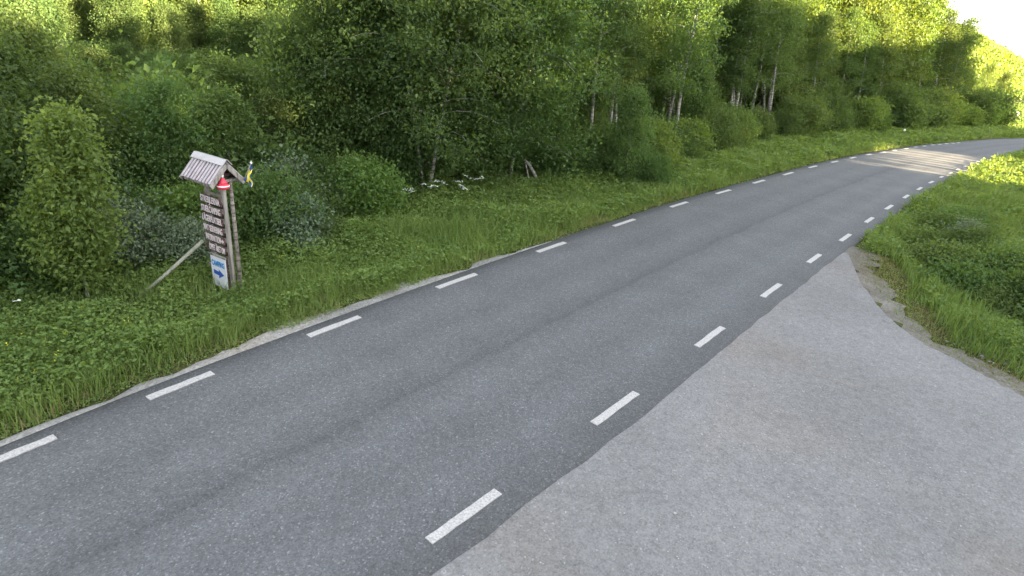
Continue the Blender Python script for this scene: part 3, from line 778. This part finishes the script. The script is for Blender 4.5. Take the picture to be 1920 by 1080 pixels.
# backing rails between the boards, coloured dark for the shade in the gaps
for i in range(6):
    z = 1.64 - .171 * i - .0855
    box_obj('rail', (-.02, .012, z), (.50, .03, .07), M['gapshade'], SIGN, None, .003, .003, 20 + i)
box_obj('rail', (.0, -.01, 1.745), (.5, .03, .05), M['brown'], SIGN, None, .003, .004, 31)
box_obj('rail', (-.17, .02, .36), (.42, .045, .06), M['greywood'], SIGN, Matrix.Rotation(math.radians(3), 4, 'Y'), .004, .004, 32)
# white panel with frame strip
pn = box_obj('sign_panel', (.015, -.075, .345), (.40, .018, .56), M['panelwhite'], SIGN, None, .002)
box_obj('panel_rail', (.015, -.07, .650), (.42, .03, .04), M['greywood'], pn, None, .003)
box_obj('panel_backing', (-.01, -.045, .33), (.44, .03, .60), M['boardwood'], pn, None, .003)
text_obj('lettering', 'CAMPING', .135, .345, M['cyan'], pn, (.015, -.086, .50), .002, .006)
bm = bmesh.new()
v = [bm.verts.new((x, -.087, z)) for x, z in ((-.125, .375), (.02, .358), (.012, .405), (.155, .318), (.005, .232), (.013, .285), (-.125, .298))]
f = bm.faces.new(v); r_ = bmesh.ops.extrude_face_region(bm, geom=[f])
for q in r_['geom']:
    if isinstance(q, bmesh.types.BMVert): q.co.y += .004
bmesh.ops.recalc_face_normals(bm, faces=bm.faces); bm_obj('arrow', bm, M['blue'], pn)
# roof: two corrugated slopes, ridge cap, barge boards, gable beams
zr, ze, hw = 2.35, 2.03, .30
def slope(sgn):
    a = math.atan2(zr - ze, hw); Lb = math.hypot(hw, zr - ze); rot = Matrix.Rotation(-sgn * a, 4, 'X')
    nz_ = Vector((0, sgn * math.sin(a), math.cos(a))); mid = Vector((0, sgn * hw / 2, (zr + ze) / 2))
    box_obj('groove_shade_board', mid - nz_ * .012, (.79, Lb, .016), M['boardwood'], SIGN, rot, .003)  # dark board, its colour stands in for shade in the roof grooves
    nr = 10; p = .80 / nr
    for k in range(nr):
        x = -.40 + p * (k + .5); r = random.Random(k * 3 + sgn)
        box_obj('roof_slat', mid + nz_ * (.010 + r.uniform(-.002, .003)) + Vector((x + r.uniform(-.003, .003), 0, 0)), (p * .58, Lb * r.uniform(1.02, 1.05), .028), M['tin'], SIGN, rot, .006, .0015, k)
slope(-1); slope(1)
for s in (-1, 1):
    a = math.atan2(zr - ze, hw)
    box_obj('ridge_cap', (.01, s * .050, zr + .004), (.83, .115, .010), M['tinridge'], SIGN, Matrix.Rotation(-s * a, 4, 'X'), .002)
    for x in (-.385, .385):
        Lb = math.hypot(hw, zr - ze) * 1.03
        box_obj('barge_board', (x * 1.03, s * hw * .5, (zr + ze) / 2 - .045), (.026, Lb, .075), M['greywood'], SIGN, Matrix.Rotation(-s * a, 4, 'X'), .004, .003, 40 + s)
    box_obj('eave_beam', (0, s * (hw - .045), ze - .03), (.72, .035, .05), M['greywood'], SIGN, None, .004)
for x in (-.3, .3):
    box_obj('tie_beam', (x, 0, ze - .005), (.04, .52, .05), M['greywood'], SIGN, None, .004)
box_obj('roof_underside', (0, 0, ze + .09), (.60, .30, .03), M['boardwood'], SIGN, None, .003)

def s2w(x, y, z):
    a = SIGN.rotation_euler[2]; return (-5.14 + x * math.cos(a) - y * math.sin(a), 9.68 + x * math.sin(a) + y * math.cos(a), z)
# red bonnet with a white bobble, hung on the gable post
hat = empty('red_bonnet', s2w(.375, -.08, 1.93)); hat.scale = (.82, .82, .9); tag(hat, 'red bonnet with white bobble hanging under the gable of the wooden sign', 'bonnet')
def lathe(name, prof, mat, parent, seg=16, squash=1.0, loc=(0, 0, 0)):
    V = []; L = []; S = []
    for r, z in prof:
        for k in range(seg):
            a = 2 * math.pi * k / seg; V.append((r * math.cos(a) + loc[0], r * math.sin(a) * squash + loc[1], z + loc[2]))
    for i in range(len(prof) - 1):
        for k in range(seg):
            j = (k + 1) % seg; L += [i * seg + k, i * seg + j, (i + 1) * seg + j, (i + 1) * seg + k]; S.append(4)
    L += list(range(seg - 1, -1, -1)); S.append(seg); L += list(range((len(prof) - 1) * seg, len(prof) * seg)); S.append(seg)
    return link(name, mesh_np(name, V, L, S, mat, smooth=True), parent)
lathe('hat_brim', [(.02, .0), (.115, .01), (.125, .03), (.11, .075), (.085, .10)], M['red'], hat)
lathe('hat_cone', [(.088, .098), (.08, .12), (.05, .165), (.022, .20)], M['red'], hat)
lathe('bobble', [(.006, .195), (.024, .205), (.032, .228), (.024, .25), (.006, .258)], M['white'], hat, 10)
lathe('hat_band', [(.1215, .048), (.1245, .052), (.1195, .068), (.116, .064)], M['white'], hat)
# flag
fl = empty('flag', s2w(.40, .30, 2.02)); fl.scale = (.88, .88, .88); fl.rotation_euler = (0, 0, SIGN.rotation_euler[2])
tag(fl, 'small drooping blue flag with yellow cross at the roof corner of the sign', 'flag')
tip = np.array([.22, .02, .36])
tube_obj('flag_pole', [(-.03, 0, -.05), tuple(tip)], [.011, .009], M['greywood'], fl, 8)
lathe('finial', [(.005, -.02), (.017, -.008), (.019, .008), (.010, .024), (.003, .03)], M['white'], fl, 8, 1, tuple(tip))
nu, nv = 14, 18; V = []
for i in range(nu + 1):
    for j in range(nv + 1):
        u, v = i / nu, j / nv
        hoist = tip * (1 - u) + np.array([.0, .0, .0]) * u
        fly = np.array([.05 + .24 * u, -.05, -.40 * (1 - u) - .08 * u])
        p = hoist + fly * v + np.array([0, .022 * math.sin(v * 8 + u * 4), .01 * math.sin(u * 7)])
        V.append(tuple(p))
F = {0: ([], []), 1: ([], [])}
for i in range(nu):
    for j in range(nv):
        u, v = (i + .5) / nu, (j + .5) / nv
        k = 1 if (abs(u - .5) < .11 or abs(v - .38) < .09) else 0
        a = i * (nv + 1) + j; F[k][0].extend([a, a + 1, a + nv + 2, a + nv + 1]); F[k][1].append(4)
for k, (nm, mt) in enumerate((('flag_cloth', 'flagblue'), ('yellow_cross', 'flagyellow'))):
    used = sorted(set(F[k][0])); mp = {q: i for i, q in enumerate(used)}
    o = link(nm, mesh_np(nm, [V[q] for q in used], [mp[q] for q in F[k][0]], F[k][1], M[mt], smooth=True), fl)
    sd = o.modifiers.new('thickness', 'SOLIDIFY'); sd.thickness = .002; sd.offset = 0
# leaning peeled pole
lp = tube_obj('leaning_pole', [(-6.34, 9.02, -.04), (-5.95, 9.25, .33), (-5.38, 9.58, .92)], [.029, .030, .031], M['polewood'])
tag(lp, 'peeled pale pole leaning from the grass against the left side of the sign', 'pole')

# ------------------------------------------------------------------ small things
# dead birch stem hanging out of the wood
fb = empty('fallen_branch', (0.35, 20.0, 0)); tag(fb, 'grey dead birch branch fallen out of the wood beside the large birches', 'branch')
tube_obj('stem', [(.25, .0, -.05), (-.15, .05, .55), (-.75, .2, 1.05), (-1.45, .5, 1.42)], [.055, .05, .045, .03], M['dead'], fb, 8)
tube_obj('side_branch', [(-.35, .06, .72), (-.22, -.1, .35), (-.12, -.2, .02)], [.026, .022, .018], M['dead'], fb, 6)
tube_obj('side_branch', [(-.75, .2, 1.05), (-1.1, .1, 1.02), (-1.4, .12, .85)], [.026, .02, .01], M['dead'], fb, 6)
# white flowering herbs under the birch clump
def umbels(name, x, y, n, spread, label, hgt=.75, hb=.05, seed=0):
    r = random.Random(seed); e = empty(name, (x, y, float(terrain([(x, y)])[0]))); tag(e, label, 'plant', 'white flowering herbs under the birches')
    T = []; C = []
    for i in range(n):
        a = r.uniform(0, 6.28); d = spread * math.sqrt(r.random()); p = (math.cos(a) * d, math.sin(a) * d); h = hgt * r.uniform(.7, 1.15)
        T.append(tube([(p[0] * .7, p[1] * .7, 0), (p[0], p[1], h)], [.006, .003], 4, False))
        for k in range(16):
            C.append((p[0] + r.gauss(0, hb), p[1] + r.gauss(0, hb), h + r.gauss(0, .012)))
    link('stems', mesh_np('stems', *join_parts(T), M['bush'], np.full(len(join_parts(T)[2]), .4)), e)
    C = np.array(C); V, L, S = leaves(C, RNG.normal(size=C.shape) * [1, 1, .2], rand_dirs(len(C), 2.5), np.full(len(C), .05), .9, .1)
    link('flowers', mesh_np('flowers', V, L, S, M['petal']), e)
for i, (x, y, lb) in enumerate(((-3.15, 16.2, 'white flowering herb, left end of the white row under the birch clump'), (-2.45, 16.55, 'white flowering herb, second from the left under the birch clump'),
                            (-1.95, 17.1, 'white flowering herb, third from the left under the birch clump'), (-1.45, 17.6, 'white flowering herb, right end of the white row under the birch clump'))):
    umbels('flowering_herb', x, y, 5, .32, lb, .62, .05, i)
# yellow flowers in the verge
P = zone_points(3.0, (-10, 14, 4, 26)); dl = dist_poly(P, EL); db = dist_poly(P, BUSHLINE); P = P[(dl > .9) & (db < .3) & (fbm_fast(P) > -.2)]
C = np.c_[np.repeat(P, 4, 0) + RNG.normal(size=(len(P) * 4, 2)) * .02, np.repeat(terrain(P) + RNG.uniform(.28, .45, len(P)), 4)]
V, L, S = leaves(C, RNG.normal(size=C.shape) * [1, 1, .3], rand_dirs(len(C), 2), np.full(len(C), .022), .9, .1)
tag(link('flowers', mesh_np('flowers', V, L, S, M['yellow'])), 'tiny yellow flowers dotted over the verge', kind='stuff')
# pale orange scrap in the undergrowth at far left
sc_ = empty('orange_scrap', (-7.45, 7.95, .30)); sc_.scale = (.7, .7, .7); tag(sc_, 'torn pale orange scrap caught in the undergrowth at the far left', 'scrap')
for i in range(4):
    bm = bmesh.new(); a = i * 1.5 + .4
    pts = [(0, 0, 0), (math.cos(a) * .07 - .02, .02, math.sin(a) * .05 + .02), (math.cos(a) * .13, .0, math.sin(a) * .08), (math.cos(a) * .07 + .025, -.02, math.sin(a) * .05)]
    f = bm.faces.new([bm.verts.new(p) for p in pts]); o = bm_obj('paper_piece', bm, M['orange' if i % 2 else 'white'], sc_)
    sd = o.modifiers.new('thickness', 'SOLIDIFY'); sd.thickness = .003
# stake with a white cap in the far verge, pale marker beyond the bend
ms = empty('snow_stake', (26.6, 44.6, -.1)); tag(ms, 'thin stake with a white cap in the far verge beside the bend', 'stake')
tube_obj('stake', [(0, 0, -.1), (0, 0, .62)], [.02, .018], M['brown'], ms, 6); lathe('cap', [(.02, .56), (.06, .58), (.065, .66), (.03, .72)], M['white'], ms, 8)
mp_ = empty('marker_post', (55.0, 72.5, .0)); tag(mp_, 'small pale marker post standing beyond the bend at the far right', 'post')
tube_obj('post', [(0, 0, -.2), (0, 0, .9)], [.05, .05], M['greywood'], mp_, 8); box_obj('plate', (0, -.06, .85), (.34, .03, .5), M['white'], mp_, None, .01); box_obj('plate_band', (0, -.08, .52), (.2, .02, .14), M['boardwood'], mp_, None, .005)

# loose stones
def stones(name, P, size, mat, label, z=None):
    base = bmesh.new(); bmesh.ops.create_icosphere(base, subdivisions=1, radius=1.0)
    bv = np.array([v.co[:] for v in base.verts]); bf = np.array([[v.index for v in f.verts] for f in base.faces]); base.free()
    n = len(P); s = size * RNG.lognormal(0, .33, n)
    V = bv[None] * (1 + RNG.normal(size=(n, len(bv), 1)) * .16) * (s[:, None, None] * np.stack([RNG.uniform(.8, 1.4, n), RNG.uniform(.7, 1.1, n), RNG.uniform(.45, .75, n)], 1)[:, None])
    a = RNG.uniform(0, 6.28, n); ca, sa = np.cos(a)[:, None], np.sin(a)[:, None]
    V = np.stack([V[..., 0] * ca - V[..., 1] * sa, V[..., 0] * sa + V[..., 1] * ca, V[..., 2]], -1)
    zz = terrain(P) if z is None else np.full(n, z)
    V += np.c_[P, zz + s * .25][:, None]
    L = (bf[None] + (np.arange(n) * len(bv))[:, None, None]).ravel()
    tag(link(name, mesh_np(name, V.reshape(-1, 3), L, np.full(n * len(bf), 3), mat)), label, kind='stuff')
P = scatter(14000, -4, 10, 2, 16); r = np.hypot(P[:, 0], P[:, 1]); P = P[inside(P, GRAVEL) & in_view(P) & (dist_poly(P, ER) < -.15)]
stones('loose_stones', P[RNG.random(len(P)) < np.clip(.25 + .5 * fbm_fast(P * .8 + 70), .05, .8)], .0075, M['stone'], 'loose stones scattered over the gravel lay-by', .0)
P = scatter(9000, -9, 6, 3, 18); dl = dist_poly(P, EL); P = P[(dl > .0) & (dl < .5)]
stones('loose_stones', P, .012, M['shoulder'], 'whitish stones along the gravel shoulder')
P = np.r_[RNG.normal(size=(70, 2)) * [.5, .7] + (15.2, 22.0), RNG.normal(size=(110, 2)) * [.35, .5] + (9.3, 10.2)]
Pd = LAYEDGE[RNG.integers(0, len(LAYEDGE), 900)] + RNG.normal(size=(900, 2)) * .3 + (.25, 0); stones('loose_stones', Pd[~inside(Pd, ROAD)], .011, M['stone'], 'small stones in the dirt at the edge of the lay-by')
stones('rubble', P[~inside(P, ROAD)], .022, M['stone'], 'grey rubble at the verge and lay-by edge')

# ------------------------------------------------------------------ far hill, and an unseen slope and leaf mass, shaped to shade the road
def build_hill():
    azs = np.radians(np.linspace(14, 75, 70)); ds = np.r_[np.linspace(150, 320, 16), np.linspace(335, 520, 8)]
    el = np.interp(np.degrees(azs), [14, 26, 32.3, 34.5, 36.8, 41, 75], [3.6, 3.4, 2.5, 1.5, .35, -.2, -.5])
    crest = H + 320 * np.tan(np.radians(el))
    V = []; 
    for i, a in enumerate(azs):
        for d in ds:
            f = np.clip((d - 150) / 170, 0, 1); f = f * f * (3 - 2 * f) if d < 320 else 1 - .9 * ((d - 320) / 200) ** 1.2
            x, y = d * math.sin(a), d * math.cos(a)
            V.append((x, y, -1 + max(0, crest[i] + 1) * f + 1.2 * noise.fractal(Vector((x * .03, y * .03, 0)), 1, 2, 3) * min(1, (d - 150) / 60)))
    k = len(ds); L = []; S = []
    for i in range(len(azs) - 1):
        for j in range(k - 1): L += [i * k + j, i * k + j + 1, (i + 1) * k + j + 1, (i + 1) * k + j]; S.append(4)
    me = mesh_np('hill', V, L, S, M['hill'], smooth=True)
    if me.polygons[0].normal.z < 0: me.flip_normals()
    tag(link('hill', me), 'sunlit green hill rising behind the wood at the far right', kind='structure')
    # its trees
    n = 3600; a = np.radians(RNG.uniform(28, 42, n)); d = 125 + 200 * np.sqrt(RNG.random(n))
    f = np.clip((d - 150) / 170, 0, 1); f = f * f * (3 - 2 * f); cr = np.interp(np.degrees(a), np.degrees(azs), crest)
    B = np.c_[d * np.sin(a), d * np.cos(a), -1 + np.maximum(0, cr + 1) * f]
    hgt = RNG.uniform(1.0, 2.6, n); per = 26; ci = np.repeat(np.arange(n), per)
    off = RNG.normal(size=(n * per, 3)) * np.array([.9, .9, .6]); C = B[ci] + off * (hgt / 2.2)[ci][:, None]; C[:, 2] += hgt[ci] * .45
    V, L, S = leaves(C, RNG.normal(size=C.shape), rand_dirs(len(C), .6), RNG.uniform(.5, 1.1, len(C)), .7, .2)
    tint = np.repeat(np.clip(.5 + RNG.normal(size=n)[ci] * .25 + RNG.normal(size=len(C)) * .12, 0, 1), 2)
    tag(link('forest', mesh_np('forest', V, L, S, M['birch_far'], tint)), 'low birch wood covering the far hill', kind='stuff')
build_hill()
SU = np.array([math.sin(SUN_AZ), math.cos(SUN_AZ)]); SV = np.array([-SU[1], SU[0]])
def uv(u, v): return SU * u + SV * v
def top_h(v): return np.interp(v, [-200, 10, 25, 30, 35.6], [20.5, 20.5, 20, 19.5, 18.5])
def build_slope():  # out of view; solid slope added behind the leaves to stop sun leaking through
    vs_ = np.linspace(-140, 35, 80); us = np.array([46.4, 46.9, 48, 52, 60, 80, 110]); hf = np.array([0, .8, 1.0, 1.04, 1.1, 1.2, .8]); V = []
    for v in vs_:
        for u, h in zip(us, hf):
            p = uv(u, v); V.append((p[0], p[1], -1 + h * (top_h(v) - 1.2 + 1.0 * noise.noise(Vector((v * .15, u * .1, 4)))) * min(1, max(0, (35.5 - v) / 1.0))))
    k = len(us); L = []; S = []
    for i in range(len(vs_) - 1):
        for j in range(k - 1): L += [i * k + j, i * k + j + 1, (i + 1) * k + j + 1, (i + 1) * k + j]; S.append(4)
    me = mesh_np('shade_slope', V, L, S, M['hill'], smooth=True)
    if sum(p.normal.z for p in me.polygons) < 0: me.flip_normals()
    tag(link('shade_slope', me), 'unseen slope on the sunny side, shaped to shade the road', kind='structure')
    n = 60000; v = RNG.uniform(-60, 35.6, n); u = RNG.uniform(44, 47.5, n)
    ht = top_h(v) + 1.6 * np.array([noise.noise(Vector((q * .55, 0, 2))) for q in v])
    z = ht * RNG.random(n) ** .8; P = uv(0, 0) + u[:, None] * SU + v[:, None] * SV
    C = np.c_[P, z]; Vv, L, S = leaves(C, RNG.normal(size=C.shape), rand_dirs(n, .2), RNG.uniform(.4, .9, n), .8, .2)
    tag(link('forest', mesh_np('forest', Vv, L, S, M['birch_far'], np.repeat(RNG.random(n), 2))), 'dense wood out of view on the sunny side, shaped to shade the road', kind='stuff')
build_slope()
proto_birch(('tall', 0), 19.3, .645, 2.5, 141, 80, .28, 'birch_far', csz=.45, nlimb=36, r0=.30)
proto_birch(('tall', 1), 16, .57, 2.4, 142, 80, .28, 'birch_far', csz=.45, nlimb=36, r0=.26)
for v in np.sort(np.r_[RNG.uniform(36.6, 48, 14), RNG.uniform(48, 76, 32), np.arange(37.4, 76, 3.0)]):
    p = uv(45 + RNG.uniform(-3, 3), v + RNG.uniform(-.3, .3)); sc = RNG.uniform(.97, 1.03)
    plant('tall_tree', ('tall', 0 if v < 48 else 1), p[0], p[1], 'tall bare-stemmed tree with a high crown beyond the meadow', 'tree', 'tall trees beyond the meadow', scale=sc * (q_ := RNG.uniform(.6, 1.3)), zs=1 / q_)
